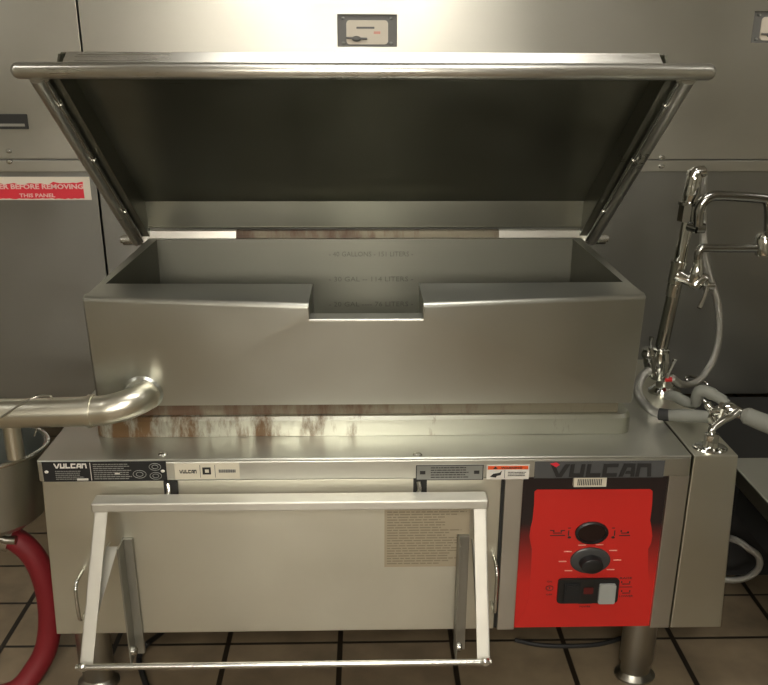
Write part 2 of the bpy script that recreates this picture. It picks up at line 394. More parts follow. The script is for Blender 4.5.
# cabinet
bm = B(); prism(bm, [(-.733, .012, .218), (.345, .012, .218), (.345, .012, ZT-.003), (-.712, .012, ZT-.003)], (0, .728, 0)); bx(bm, .345, .70, .03, .74, .218, ZT-.003)
cab = obj('cabinet', bm, 'panel', T, bevel=.002)
bm = B(); bx(bm, -.72, .72, 0, .76, ZT-.006, ZT); bx(bm, -.72, .72, 0, .006, .622, ZT-.006); bx(bm, -.72, -.714, .006, .76, .622, ZT-.006); bx(bm, .714, .72, .006, .76, .622, ZT-.006)
ct = obj('worktop', bm, 'top', T, bevel=.003)
for px in (163, 417.5):
    p = PZ(px, 455, ZT); bm = B(); bolt(bm, (p.x, p.y, ZT), .008, 'Z', 1.3, .005); obj('bolt', bm, 'wire', ct)
# front panel with latches, handles
bm = B(); prism(bm, [(-.735, .004, .216), (.300, .004, .216), (.300, .004, .620), (-.716, .004, .620)], (0, .008, 0)); fp = obj('front_panel', bm, 'panel', T, bevel=.0015)
bm = B(); bx(bm, .300, .308, .008, .012, .216, .620); obj('seam', bm, 'dark', fp)
bm = B(); bx(bm, .308, .349, .002, .03, .214, .622); obj('column', bm, 'steel', T, bevel=.0015)
bm = B(); bx(bm, .676, .722, .002, .03, .214, .622); obj('column', bm, 'steel', T, bevel=.0015)
for px in (171, 420):
    p = P(px, 489, .0); bm = B(); bx(bm, p.x-.015, p.x+.015, -.002, .004, .585, .6205); la = obj('latch_slot', bm, 'dark', fp)
    bm = B(); tube(bm, [(p.x-.004, -.005, .618), (p.x-.002, -.012, .60), (p.x-.010, -.016, .586)], .005, 10, 4); obj('latch_pin', bm, 'wire', la)
for sx_, zt_, zb_, X in ((-1, .388, .285, -.655), (1, .415, .292, .292)):
    bm = B(); tube(bm, [(X, .006, zt_), (X, -.026, zt_), (X, -.04, zt_-.006), (X, -.048, zt_-.022), (X, -.048, zb_+.022), (X, -.04, zb_+.006), (X, -.026, zb_), (X, .006, zb_)], .0042, 12, 3)
    obj('handle', bm, 'wire', fp)
# paper instructions
a, b_ = P(384.5, 502, .004), P(468, 566, .004)
bm = B(); bx(bm, a.x, b_.x, .0032, .004, b_.z, a.z, 0); lines(bm, a.x+.006, b_.x-.004, b_.z+.006, a.z-.002, 24, .0032, 1, .42, .35, .0003)
obj('instruction_label', bm, ['paper', 'paperink'], fp, label='faded paper label of small print')

# plinth under the pan
bm = B()
prism(bm, rrect(-.617, .607, .001, .057, .012, 0), (0, 0, 0.0001)); bm.clear()
def ring_xy(x0, x1, y0, y1, r, z, seg=5):
    return [(p[0], p[2], z) for p in rrect(x0, x1, y0, y1, r, 0, seg)]
loft(bm, [ring_xy(-.627, .620, .112, .72, .03, ZT+.0005), ring_xy(-.627, .620, .112, .72, .03, ZT+.040), ring_xy(-.622, .615, .118, .71, .028, ZT+.048), ring_xy(-.61, .603, .13, .70, .02, ZT+.050)])
pln = obj('plinth', bm, 'base', T)
bm = B(); bx(bm, -.59, .585, .125, .70, ZT+.050, .772); obj('pan_base', bm, 'rust', T, label='rust streaked base of the pan with the gap shade in its dark tone')
# pan body: outer shell with pouring notch, creased front
YI, YIB = .196, .685; XI = .592
YF, YK = .081, .70; ZR = 1.018; ZP = .760; XP = .612
nx0, nx1, nz = P(308, 300, YF-.05).x, P(424, 300, YF-.05).x, P(366, 320, YF-.045).z-.004
bm = B()
V = lambda *p: bm.verts.new(p)
o1 = .026       # how far the pouring lip stands out from the corners
# front skin (creased) : corners and notch
fTL, fTR = (-XP+.008, YF, ZR-.010), (XP-.006, YF, ZR-.010)
fBL, fBR = (-XP+.010, YF+.012, ZP+.002), (XP-.008, YF+.012, ZP+.002)
nTL, nTR = (nx0, YF-.050, ZR-.012), (nx1, YF-.050, ZR-.012)
nBL, nBR = (nx0, YF-.044, nz+.004), (nx1, YF-.044, nz+.004)
cL = (-.475, YF+.012, ZP+.002); cR = (.53, YF+.012, ZP+.002)
def F3(*p): bm.faces.new([V(*q) for q in p])
F3(fBL, cL, nBL, nTL, fTL); F3(cR, fBR, fTR, nTR, nBR); F3(cL, cR, nBR, nBL)
# lip rounding into the rim at each side of the notch
def lip(xa, xb, s0, s1):
    prof = [(.012*(1-cos(q*pi/12)), -.010+.012*sin(q*pi/12)) for q in range(7)] + [(.020, .0022), (None, .001), (None, -.006)]; last = len(prof)-1
    yy = lambda s_, d, i: (YI+(.004 if i == last else 0)) if d is None else s_[1]+d
    A = [V(xa, yy(s0, d, i), s0[2]+.010+h) if i else V(*s0) for i, (d, h) in enumerate(prof)]
    Bv = [V(xb, yy(s1, d, i), s1[2]+.010+h) if i else V(*s1) for i, (d, h) in enumerate(prof)]
    for i in range(len(prof)-1): bm.faces.new((A[i], Bv[i], Bv[i+1], A[i+1]))
lip(fTL[0], nx0, fTL, nTL); lip(nx1, fTR[0], nTR, fTR)
# notch floor and cheeks
F3(nBL, nBR, (nx1, YF+.004, nz+.004), (nx0, YF+.004, nz+.004)); F3((nx0, YF+.004, nz+.004), (nx1, YF+.004, nz+.004), (nx1, YI, nz-.07), (nx0, YI, nz-.07))
F3(nBL, nTL, (nx0, YF-.026, ZR+.0), (nx0, YI, ZR), (nx0, YI, nz-.07), (nx0, YF+.004, nz+.004)); F3(nBR, nTR, (nx1, YF-.026, ZR+.0), (nx1, YI, ZR), (nx1, YI, nz-.07), (nx1, YF+.004, nz+.004))
# side walls, back, bottom, side rims
for s in (-1, 1):
    xo = s*XP; xf = fTL[0] if s < 0 else fTR[0]; xb = fBL[0] if s < 0 else fBR[0]
    F3((xf, YF, ZR-.010), (xb, YF+.012, ZP+.002), (xo, YF+.03, ZP+.002), (xo, YF+.016, ZR-.006))
    F3((xf, YF, ZR-.010), (xo, YF+.016, ZR-.006), (xo, YF+.03, ZR-.001), (xf, YF+.03, ZR+.002))
    F3((xo, YF+.016, ZR-.006), (xo, YF+.03, ZP+.002), (xo*1.02, YK, ZP+.002), (xo*1.02, YK, ZR-.006))
    F3((xo, YF+.016, ZR-.006), (xo*1.02, YK, ZR-.006), (xo*1.01, YK, ZR), (s*(XP-.006), YF+.03, ZR))
    F3((s*(XP-.006), YF+.03, ZR), (xo*1.01, YK, ZR), (s*(XI+.012), YK, ZR), (s*XI, YIB, ZR), (s*XI, YI, ZR))
F3((-XP*1.02, YK, ZP), (XP*1.02, YK, ZP), (XP*1.02, YK, ZR), (-XP*1.02, YK, ZR))
F3((-XI-.012, YK, ZR), (XI+.012, YK, ZR), (XI, YIB, ZR), (-XI, YIB, ZR))
F3((-XP+.02, YF+.03, ZP-.003), (XP-.02, YF+.03, ZP-.003), (XP, YK, ZP), (-XP, YK, ZP))
F3(fBL, fBR, (XP-.02, YF+.03, ZP-.003), (-XP+.02, YF+.03, ZP-.003))
bmesh.ops.remove_doubles(bm, verts=bm.verts, dist=.0012)
pan = obj('pan', bm, 'pan', T, angle=28)
# inner basin
bm = B(); zf = .79; xi = XI+.001
def Q(*p): bm.faces.new([bm.verts.new(q) for q in p])
Q((-xi, YIB, ZR-.001), (xi, YIB, ZR-.001), (xi, YIB, zf), (-xi, YIB, zf))
for s in (-1, 1): Q((s*xi, YIB, ZR-.001), (s*xi, YIB, zf), (s*xi, YI-.001, zf), (s*xi, YI-.001, ZR-.001))
Q((-xi, YI, zf), (xi, YI, zf), (xi, YIB, zf), (-xi, YIB, zf))
Q((-xi, YI, zf), (nx0, YI, zf), (nx0, YI, ZR-.001), (-xi, YI, ZR-.001)); Q((nx1, YI, zf), (xi, YI, zf), (xi, YI, ZR-.001), (nx1, YI, ZR-.001))
Q((nx0, YI, zf), (nx1, YI, zf), (nx1, YI, nz-.07), (nx0, YI, nz-.07))
bmesh.ops.remove_doubles(bm, verts=bm.verts, dist=.0005)
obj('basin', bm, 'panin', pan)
for s_, py in (('- 40 GALLONS - 151 LITERS -', 254), ('- 30 GAL -- 114 LITERS -', 279), ('- 20 GAL ---- 76 LITERS -', 304)):
    a, b_ = P(329, py, YIB), P(413, py, YIB)
    bm = B(); text(bm, s_, (a.x+b_.x)/2, (a.z+b_.z)/2, .014, b_.x-a.x, YIB, .0012, 0, -.004); obj('gallon_mark', bm, 'mark', pan)
# thin folded bead around the notch
bm = B(); tube(bm, [(nx0, YF-.050, ZR-.008), (nx0, YF-.046, nz+.004), (nx1, YF-.046, nz+.004), (nx1, YF-.050, ZR-.008)], .0028, 8); obj('pouring_lip', bm, 'lid', pan)

# lid : local frame, u from hinge to handle, n outwards
Hh_ = Vector((0, .725, 1.014)); Bh = Vector((0, .13, 1.470)); uu = (Bh-Hh_).normalized(); LL = (Bh-Hh_).length; nn_ = Vector((0, -uu.z*-1, uu.y*-1))
nn_ = Vector((0, uu.z, -uu.y))
def LP(x, u, n): p = Hh_+uu*u+nn_*n; return (x, p.y, p.z)
XL = .618
bm = B(); t_ = .004; df, dbk = .050, .070
# shell as loft of inner and outer surfaces : top sheet, front, back, sides
def sheet(a, b_, c, d, n):
    n = Vector(n); prism(bm, [a, b_, c, d], n)
u0_, u1_ = .014, LL+.002
prism(bm, [LP(-XL, u0_+.075, dbk), LP(XL, u0_+.075, dbk), LP(XL, u1_, df), LP(-XL, u1_, df)], Vector(LP(0, 0, t_))-Vector(LP(0, 0, 0)), 1)
prism(bm, [LP(-XL+.0, u1_-.004, 0), LP(XL, u1_-.004, 0), LP(XL-.012, u1_-.004, df+t_), LP(-XL+.012, u1_-.004, df+t_)], uu*.005, 0)
prism(bm, [LP(-XL, u0_+.025, .014), LP(XL, u0_+.025, .014), LP(XL, u0_+.075, dbk), LP(-XL, u0_+.075, dbk)], uu*-.005, 1)
prism(bm, [LP(-XL, u0_, .030), LP(XL, u0_, .030), LP(XL, u0_+.027, .014), LP(-XL, u0_+.027, .014)], nn_*.005, 1)
for s in (-1, 1):
    prism(bm, [LP(s*XL, u0_, 0), LP(s*XL, u0_, .03), LP(s*XL, u0_+.075, dbk), LP(s*XL, u1_, df), LP(s*XL, u1_, 0)], (s*.005, 0, 0), 1)
    prism(bm, [LP(s*XL, u0_, -.002), LP(s*XL, u1_, -.002), LP(s*(XL+.03), u1_, -.002), LP(s*(XL+.03), u0_, -.002)], Vector(LP(0, 0, t_))-Vector(LP(0, 0, 0)), 1)
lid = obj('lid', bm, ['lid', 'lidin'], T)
def rod(bm, a, b_, r, seg=16): tube(bm, [a, b_], r, seg)
bm = B(); a = LP(-.706, LL+.012, .002); b_ = LP(.712, LL+.012, .002)
pts = [Vector(a)+Vector((.0, 0, 0)), Vector(a)+Vector((.004, 0, 0)), Vector(a)+Vector((.012, 0, 0)), Vector(b_)-Vector((.012, 0, 0)), Vector(b_)-Vector((.004, 0, 0)), Vector(b_)]
tube(bm, pts, [.006, .0125, .0165, .0165, .0125, .006], 20); obj('handle_bar', bm, 'lid', lid)
for s in (-1, 1):
    bm = B(); rod(bm, LP(s*.660, -.01, -.004), LP(s*.660, LL, -.004), .0165, 20); obj('side_tube', bm, 'lid', lid)
    bm = B(); rod(bm, LP(s*.640, .0, -.012), LP(s*.640, LL, -.012), .0055, 12); 
    for q in (.18, .44, .66): rod(bm, LP(s*.640, q, -.013), LP(s*.640, q+.012, -.013), .007, 12)
    obj('lid_seal_rod', bm, 'wire', lid)
    bm = B(); rod(bm, (s*.62, .735, 1.008), (s*.70, .735, 1.008), .017, 20); rod(bm, (s*.695, .735, 1.008), (s*.708, .735, 1.008), .011, 14); obj('hinge_pin', bm, 'wire', lid)
# hinge housing strip behind the rim
for n_, x0, x1, mt, nm in ((0, -.640, -.372, 'lid', 'hinge_cover'), (1, .385, .640, 'lid', 'hinge_cover'), (2, -.372, .385, 'rust', 'hinge_channel')):
    bm = B(); y0 = .708; prism(bm, [(x0, y0, 1.004), (x0, y0+.010, 1.036), (x0, y0+.022, 1.038), (x0, y0+.022, 1.004)], (x1-x0, 0, 0))
    obj(nm, bm, mt, T, bevel=.001)

# draw-off pipe on the left of the pan
bm = B(); pp = [P(-120, 414, .02), P(0, 413.5, .02), P(90, 411, .02), P(113, 408.5, .020), P(130, 403.5, .030), P(140, 399, .048), P(145, 396, .072), P(146, 395, .10)]
tube(bm, pp, .0325, 24, 6); pipe = obj('draw_off_pipe', bm, 'pipe', T)
bm = B(); c = P(91, 411, .02); tube(bm, [(c.x-.005, c.y, c.z), (c.x+.005, c.y, c.z)], .036, 24); obj('pipe_collar', bm, 'pipe', pipe)
bm = B(); c = P(142, 392, YF); lathe(bm, (c.x, YF+.010, c.z-.006), [(.041, 0), (.041, -.004), (.036, -.010)], 28, 'Y', 1.1); obj('flange', bm, 'pan', pipe)
bm = B(); c = P(9, 413, .02); lathe(bm, (c.x, c.y, 0), [(.019, c.z-.105), (.019, c.z-.02)], 20); obj('outlet_spigot', bm, 'pipe', pipe)
bm = B(); tube(bm, [P(0, 418, -.02), P(20, 405, -.016), P(38, 396.5, -.008), P(52, 398, .02), P(40, 420, .055), P(34, 436, .06)], .0022, 8, 6); obj('wire_tie', bm, 'leg', pipe)

# legs
for (x, y) in ((.70, .09), (-.685, .09), (.69, .66), (-.685, .66)):
    x -= .0 if x < 0 else .012
    bm = B(); lathe(bm, (x, y, 0), [(.040, .0), (.040, .006), (.034, .012), (.029, .018), (.029, .040), (.033, .05), (.033, .219)], 28, 'Z', 1.3); lg = obj('leg', bm, 'leg', T)
# control panel
bm = B(); bx(bm, .349, .676, .010, .03, .214, .622, 0)
cp = obj('control_panel', bm, 'plate', T, label='black panel fading to red')
yc = .010
pts = []
def pr_(x, y): p = P(x, y, yc); return (p.x, yc, p.z)
left = [(537, 489.5), (534.5, 491.5), (534, 505), (532.5, 520), (530.5, 528), (529.5, 536), (530.5, 543), (532, 549), (531, 570), (529, 600), (516.5, 627.5)]
right = [(650, 489), (652.5, 491), (652, 505), (650, 520), (651.5, 528), (652.3, 536), (651, 543), (648, 549), (648, 570), (650, 600), (658.5, 627.5)]
out = [pr_(*q) for q in left]+[pr_(*q) for q in right[::-1]]
out = [(x, y, max(z, .2145)) for x, y, z in out]
out = [(min(max(x, .350), .6755), y, z) for x, y, z in out]
bm = B(); prism(bm, out, (0, -.0008, 0)); obj('red_overlay', bm, 'red', cp)
yr = yc-.0008
def pc(x, y): p = P(x, y, yr); return p.x, p.z
bm = B(); x, z = pc(591.5, 532.5); lathe(bm, (x, yr, z), [(.029, 0), (.029, -.004), (.025, -.006), (.0245, -.002), (.001, -.002)], 36, 'Y', 1.33, 0)
for f in bm.faces:
    if sum(v.co.y for v in f.verts)/len(f.verts) > yr-.0035 and max(abs(v.co.z-z) for v in f.verts) < .0248: f.material_index = 1
obj('display_window', bm, ['black', 'glass'], cp)
bm = B(); x, z = pc(590, 560); lathe(bm, (x, yr, z), [(.0345, 0), (.0345, -.003), (.030, -.006), (.018, -.006)], 36, 'Y', 1.36, 0)
kn = obj('thermostat_dial', bm, 'dial', cp)
bm = B(); lathe(bm, (x, yr-.006, z-.003), [(.020, 0), (.0185, -.018), (.015, -.020), (.001, -.020)], 36, 'Y', 1.36); obj('knob', bm, 'black', kn)
for i in range(8):
    bm = B(); a = radians(-128+i*37); bx(bm, x+.064*cos(a+pi/2)-.009, x+.064*cos(a+pi/2)+.009, yr-.0006, yr, z+.043*sin(a+pi/2)-.0012, z+.043*sin(a+pi/2)+.0012)
    obj('dial_number', bm, 'pink', cp)
a, b_ = pc(556.5, 578), pc(616.5, 601.5)
bm = B(); prism(bm, rrect(a[0]+.004, b_[0], b_[1], a[1], .008, yr, 5, .011), (0, -.006, 0)); sw = obj('switch_plate', bm, 'black', cp)
ys = yr-.006
a, b_ = pc(598.5, 582), pc(613, 600); bm = B(); prism(bm, rrect(a[0], b_[0], b_[1]-.002, a[1], .004, ys), (0, -.007, 0)); obj('rocker_switch', bm, 'grey', sw, label='light grey rocker switch')
a, b_ = pc(564, 582), pc(578, 600); bm = B(); prism(bm, [(a[0], ys, a[1]), (b_[0], ys, a[1]), (b_[0], ys, b_[1]), (a[0], ys, b_[1])], (0, -.005, 0))
prism(bm, [(a[0]+.004, ys-.005, a[1]-.003), (b_[0]-.004, ys-.005, a[1]-.003), (b_[0]-.004, ys-.005, a[1]-.020), (a[0]+.004, ys-.005, a[1]-.020)], (0, -.004, 0)); obj('rocker_switch', bm, 'matteblack', sw, label='black rocker switch')
a, b_ = pc(583, 586), pc(592, 592); bm = B(); prism(bm, rrect(a[0], b_[0], b_[1], a[1], .003, ys), (0, -.002, 0)); obj('indicator_lamp', bm, 'dred', sw)
# printed symbols
bm = B()
def sl_(x0, x1, y, t=1.0):
    a, b_ = pc(x0, y), pc(x1, y); bx(bm, a[0], b_[0], yr-.0005, yr, a[1]-.0012*t, a[1]+.0012*t)
def tx(s, x, y, h, w_):
    a = pc(x, y); l = pc(x-w_/2, y)[0]; r_ = pc(x+w_/2, y)[0]; text(bm, s, a[0], a[1], h, r_-l, yr, .0005, 0, .01)
sl_(550, 565, 535.5); sl_(553, 562, 533); sl_(553, 554.5, 531, 2); sl_(560.5, 562, 531, 2); sl_(550, 553, 530.5); sl_(562, 565, 530.5)
obj('drain_symbol', bm, 'ink', cp); bm = B(); sl_(568, 569.2, 533, 6); lathe(bm, (pc(569.3, 537.3)[0], yr, pc(569.3, 537.3)[1]), [(.0032, 0), (.0032, -.0005)], 12, 'Y', 1.3); sl_(568, 571, 528)
obj('thermometer_symbol', bm, 'ink', cp); bm = B(); sl_(614, 615.2, 533, 6); lathe(bm, (pc(613, 537.3)[0], yr, pc(613, 537.3)[1]), [(.0032, 0), (.0032, -.0005)], 12, 'Y', 1.3); sl_(612, 615, 528)
obj('thermometer_symbol', bm, 'ink', cp); bm = B(); sl_(619, 630, 535.5); sl_(621, 629, 533); sl_(620.5, 622, 531, 2); sl_(627, 629, 532, 1.5)
obj('heat_symbol', bm, 'ink', cp); bm = B()
c = pc(549.5, 588); ri = [(c[0]+.0085*cos(t), yr-.0003, c[1]+.0062*sin(t)) for t in [2*pi*i/20 for i in range(21)]]; tube(bm, ri, .0009, 6); sl_(549, 550, 588, 2.5)
tx('ON', 549.5, 581.5, .0045, 5); tx('OFF', 549, 594.5, .0045, 6)
obj('power_symbol', bm, 'ink', cp); bm = B(); tx('RAISE', 626, 578, .0055, 12); tx('LOWER', 626, 596, .0055, 14); sl_(618, 632, 587, .7)
for yy in (582, 591): sl_(622, 630, yy+2); sl_(621, 622.3, yy, 2); sl_(629, 630.3, yy, 2)
obj('tilt_symbol', bm, 'ink', cp); bm = B(); tx('POWER', 585, 606.5, .0045, 11); sl_(578, 592, 603.5, .6)
obj('switch_caption', bm, 'ink', cp)
a, b_ = P(574, 481, 0), P(606, 486.5, 0); bm = B(); bx(bm, a.x, b_.x, -.001, .0095, b_.z, .6215, 0)
for i in range(14): bx(bm, a.x+.008+i*.004, a.x+.008+i*.004+.0022, -.0014, -.001, b_.z+.004, .618, 1)
obj('barcode_sticker', bm, ['cream', 'ink'], cp)

# front fascia plates
def plate(name, x0, y0, x1, y1, mat, draw, mats, lab=None):
    a, b_ = P(x0, y0, 0), P(x1, y1, 0); bm = B(); bx(bm, a.x, b_.x, -.0012, 0, b_.z, a.z, 0)
    draw(bm, a.x, b_.x, b_.z, a.z, -.0012); return obj(name, bm, [mat]+mats, ct, label=lab)
def block_word(bm, x0, x1, z0, z1, y, mi, th=.0006):      # wide chiselled capitals V U L C A N
    W = (x1-x0)/6.25; h = z1-z0; t = h*.26; tw = W*.25
    def pl(i, pts): prism(bm, [(x0+(i*1.045+px)*W, y, z0+pz*h) for px, pz in pts], (0, -th, 0), mi)
    pl(0, [(-.15, 1), (.12, 1), (.42, .25), (.80, 1), (1.08, 1), (.60, 0), (.25, 0)])
    pl(1, [(0.08, 1), (.33, 1), (.28, .28), (.68, .28), (.75, 1), (1.0, 1), (.92, 0), (.0, 0)])
    pl(2, [(0.08, 1), (.33, 1), (.28, .28), (.95, .28), (.92, 0), (0, 0)])
    pl(3, [(0.05, 1), (1.0, 1), (.97, .74), (.30, .74), (.27, .28), (.95, .28), (.92, 0), (0, 0)])
    pl(4, [(0, 0), (.28, 1), (1.0, 1), (1.0, 0), (.75, 0), (.75, .72), (.50, .72), (.27, 0)]); pl(4, [(.40, .22), (.47, .44), (.75, .44), (.75, .22)]); 
    pl(5, [(0, 0), (.08, 1), (.95, 1), (1.02, 0), (.77, 0), (.72, .72), (.30, .72), (.25, 0)])
def d_logo(bm, x0, x1, z0, z1, y):
    block_word(bm, x0+.040, x1-.028, z0+.003, z1-.006, y, 1, .0018)
    cx = x0+.047; cz = z1-.007; prism(bm, [(cx-.014, y-.0018, cz+.003), (cx, y-.0018, cz+.006), (cx+.008, y-.0018, cz), (cx, y-.0018, cz-.006)], (0, -.0006, 0), 2)
plate('brand_plate', 535, 461.5, 663, 477, 'logoplate', d_logo, ['ink', 'labelred'])
def d_data(bm, x0, x1, z0, z1, y):
    W = x1-x0; h = z1-z0
    block_word(bm, x0+W*.10, x0+W*.36, z0+h*.68, z0+h*.92, y, 1)
    bx(bm, x0+W*.385, x0+W*.39, y-.0004, y, z0+h*.05, z0+h*.95, 1)
    lines(bm, x0+W*.10, x0+W*.36, z0+h*.08, z0+h*.58, 5, y, 2, .4)
    lines(bm, x0+W*.41, x0+W*.72, z0+h*.08, z0+h*.92, 8, y, 2, .4); bx(bm, x0+W*.58, x0+W*.62, y-.0005, y, z0+h*.35, z0+h*.42, 1)
    bx(bm, x0+W*.27, x0+W*.36, y-.0006, y, z0+h*.06, z0+h*.16, 1)
    for cx, cz, r in ((.78, .35, .0095), (.91, .72, .0085), (.91, .26, .0085)):
        c_ = (x0+W*cx, z0+h*cz); ri = [(c_[0]+1.5*r*cos(t), y-.0003, c_[1]+r*sin(t)) for t in [2*pi*i/18 for i in range(19)]]; tube(bm, ri, .0007, 6, 1, 2)
        ri = [(c_[0]+.8*r*cos(t), y-.0003, c_[1]+.55*r*sin(t)) for t in [2*pi*i/12 for i in range(13)]]; tube(bm, ri, .0007, 6, 1, 2)
    for cx in (.03, .97): lathe(bm, (x0+W*cx, y, z0+h*.5), [(.0035, 0), (.0025, -.002)], 12, 'Y', 1.3, 1)
plate('data_plate', 41.5, 462, 167.5, 480.5, 'matteblack', d_data, ['white', 'silver'], 'black data plate with white print')
def d_white(bm, x0, x1, z0, z1, y):
    W = x1-x0; h = z1-z0; block_word(bm, x0+W*.08, x0+W*.34, z0+h*.38, z0+h*.60, y, 1)
    bx(bm, x0+W*.43, x0+W*.56, y-.0005, y, z0+h*.30, z0+h*.75, 1); bx(bm, x0+W*.47, x0+W*.53, y-.0009, y-.0005, z0+h*.42, z0+h*.62, 0)
    for q in (.39, .62): bx(bm, x0+W*q, x0+W*q+.0012, y-.0004, y, z0+h*.1, z0+h*.9, 2)
    lines(bm, x0+W*.68, x0+W*.94, z0+h*.40, z0+h*.62, 1, y, 2, .9, 0)
plate('service_sticker', 174, 463.5, 240, 478.5, 'cream', d_white, ['ink', 'greyprint'], 'cream sticker with black print')
def d_grey(bm, x0, x1, z0, z1, y):
    W = x1-x0; h = z1-z0
    lines(bm, x0+W*.22, x0+W*.80, z0+h*.12, z0+h*.9, 5, y, 1, .35, .15)
    for cx in (.1, .9): bx(bm, x0+W*cx-.006, x0+W*cx+.006, y-.0004, y, z0+h*.4, z0+h*.62, 1)
    for q in (z0, z1-.0015): bx(bm, x0, x1, y-.0004, y, q, q+.0015, 1)
    for q in (x0, x1-.002): bx(bm, q, q+.002, y-.0004, y, z0, z1, 1)
plate('notice_plate', 416, 465, 483, 479.5, 'silver', d_grey, ['ink'], 'small grey notice plate')
def d_warn(bm, x0, x1, z0, z1, y):
    W = x1-x0; h = z1-z0; bx(bm, x0+.002, x1-.002, y-.0004, y, z0+h*.70, z1-.002, 1)
    text(bm, 'WARNING', x0+W*.58, z0+h*.81, .0055, W*.5, y-.0004, .0004, 2, .02)
    prism(bm, [(x0+W*.14, y-.0004, z0+h*.74), (x0+W*.26, y-.0004, z0+h*.74), (x0+W*.20, y-.0004, z0+h*.92)], (0, -.0004, 0), 2)
    bx(bm, x0+W*.42, x0+W*.43, y-.0004, y, z0+h*.08, z0+h*.66, 2)
    prism(bm, [(x0+W*.08, y, z0+h*.2), (x0+W*.16, y, z0+h*.40), (x0+W*.30, y, z0+h*.46), (x0+W*.36, y, z0+h*.62), (x0+W*.33, y, z0+h*.30), (x0+W*.24, y, z0+h*.24), (x0+W*.22, y, z0+h*.12)], (0, -.0004, 0), 2)
    lines(bm, x0+W*.50, x1-W*.06, z0+h*.2, z0+h*.55, 3, y, 2, .4, .1)
plate('warning_sticker', 487, 465, 528.5, 478.8, 'white', d_warn, ['orange', 'ink'], 'white sticker with orange warning header')

# folding drain frame on the front
YT_, YBt = -.045, -.20
tl, tr = P(97, 498, YT_), P(487, 502, YT_); XA, XB = -.588, .258
zt1 = (P(93, 497, YT_).z+P(487, 502, YT_).z)/2; zb1 = (P(90, 661, YBt).z+P(482, 664, YBt).z)/2
bm = B(); bx(bm, XA-.006, XB+.006, YT_-.012, YT_+.030, zt1-.022, zt1)
fr = obj('drain_frame', bm, 'frame', T, bevel=.004, seg=3)
dz = zb1-(zt1-.02); dy = YBt-YT_
for s, X in ((-1, XA), (1, XB-.026)):
    bm = B(); XO = -.020 if s < 0 else 0
    # angle profile: front flange and web going back
    a0 = Vector((X, YT_-.008, zt1-.020)); a1 = Vector((X+XO, YBt, zb1-.014))
    prism(bm, [a0, a0+Vector((.028, 0, 0)), a1+Vector((.028, 0, 0)), a1], (0, .004, .002))
    xw = X if s < 0 else X+.024
    prism(bm, [Vector((xw, a0.y, a0.z)), Vector((xw, a0.y+.022, a0.z+.006)), Vector((xw+XO, a1.y+.022, a1.z+.006)), Vector((xw+XO, a1.y, a1.z))], (.004, 0, 0))
    obj('frame_leg', bm, 'frame', fr, bevel=.001)
    # vertical bracket on the cabinet and the sloping link down to the leg
    if s < 0: bxx = (-.554, -.530); 
    else: bxx = (.205, .232)
    bm = B(); bx(bm, bxx[0], bxx[0]+.004, -.045, .004, .165, .478) if s > 0 else bx(bm, bxx[0], bxx[0]+.004, -.045, .004, .165, .478)
    bx(bm, bxx[0], bxx[1], -.006, .003, .165, .478); obj('bracket', bm, 'bracket', fr, bevel=.001)
    bm = B(); lathe(bm, (bxx[0]+.004, -.032, .195), [(.011, 0), (.011, .008), (.006, .012)], 14, 'X'); obj('pivot_bolt', bm, 'wire', fr)
    xl = -.580 if s < 0 else .236
    c0 = Vector((xl, -.040, .475)); c1 = Vector((xl-(.024 if s < 0 else 0), YBt+.03, zb1+.02))
    bm = B(); prism(bm, [c0, c0+Vector((.026, 0, 0)), c1+Vector((.010, 0, 0)), c1], (0, .006, .003)); prism(bm, [c0, c0+Vector((0, .03, 0)), c1+Vector((0, .02, .01)), c1], (.003, 0, 0))
    obj('link', bm, 'frame', fr)
bm = B(); tube(bm, [(XA-.022, YBt-.006, zb1), (XB+.002, YBt-.006, zb1)], .0065, 14)
for X in (XA-.010, XB-.010): lathe(bm, (X, YBt-.004, zb1), [(.009, 0), (.009, -.006), (.005, -.010)], 14, 'Y', 1.3)
obj('rod', bm, 'wire', fr)

# ------------------------------------------------------------------ service box right of the pan
bm = B(); prism(bm, [(.7245, .0, .215), (.848, .0, .215), (.824, .0, ZT-.001), (.7245, .0, ZT-.001)], (0, .62, 0))
sb_ = obj('service_cabinet', bm, 'panel', None, bevel=.003); tag(sb_, 'narrow tall steel service box attached right of the red control panel', 'cabinet')

# faucet on the box
YFc = .36
t = thing('faucet', 'chrome wall height kettle filler with jointed swing spout', 'faucet', PZ(661, 388, ZT))
bs = PZ(661, 388, ZT); X0, Y0 = bs.x, bs.y; Y0 = .37
def pz(x, y, d=0): return P(x, y, Y0+d)
bm = B(); lathe(bm, (bs.x, Y0, ZT-.001), [(.034, 0), (.034, .006), (.026, .014), (.020, .020), (.018, .05)], 28, 'Z', 1.25)
tube(bm, [pz(659, 378), pz(660, 364), pz(661, 350)], [.022, .026, .021], 20); lathe(bm, tuple(pz(661, 350)), [(.012, -.006), (.022, -.004), (.022, .004), (.013, .008)], 24)
obj('base_flange', bm, 'chrome', t)
bm = B(); tube(bm, [pz(652, 374, -.01), pz(650, 362, -.015), pz(648, 348, -.015)], [.015, .017, .013], 16); lathe(bm, tuple(pz(648, 354, -.015)), [(.015, -.008), (.017, 0), (.012, .012)], 16)
tube(bm, [pz(650, 350, -.02), pz(651, 341, -.03), pz(651.5, 337, -.03)], [.004, .004, .006], 10); obj('valve_body', bm, 'dchrome', t)
bm = B(); tube(bm, [pz(665, 380, -.03), pz(671, 368, -.04), pz(675, 359, -.045)], [.007, .004, .005], 10, 3); obj('lever', bm, 'chrome', t)
bm = B(); c = pz(668, 379.5, -.035); tube(bm, [c+Vector((-.009, 0, 0)), c+Vector((.009, 0, 0))], .0065, 14); obj('red_index', bm, 'redhot', t, label='red hot water marker ring')
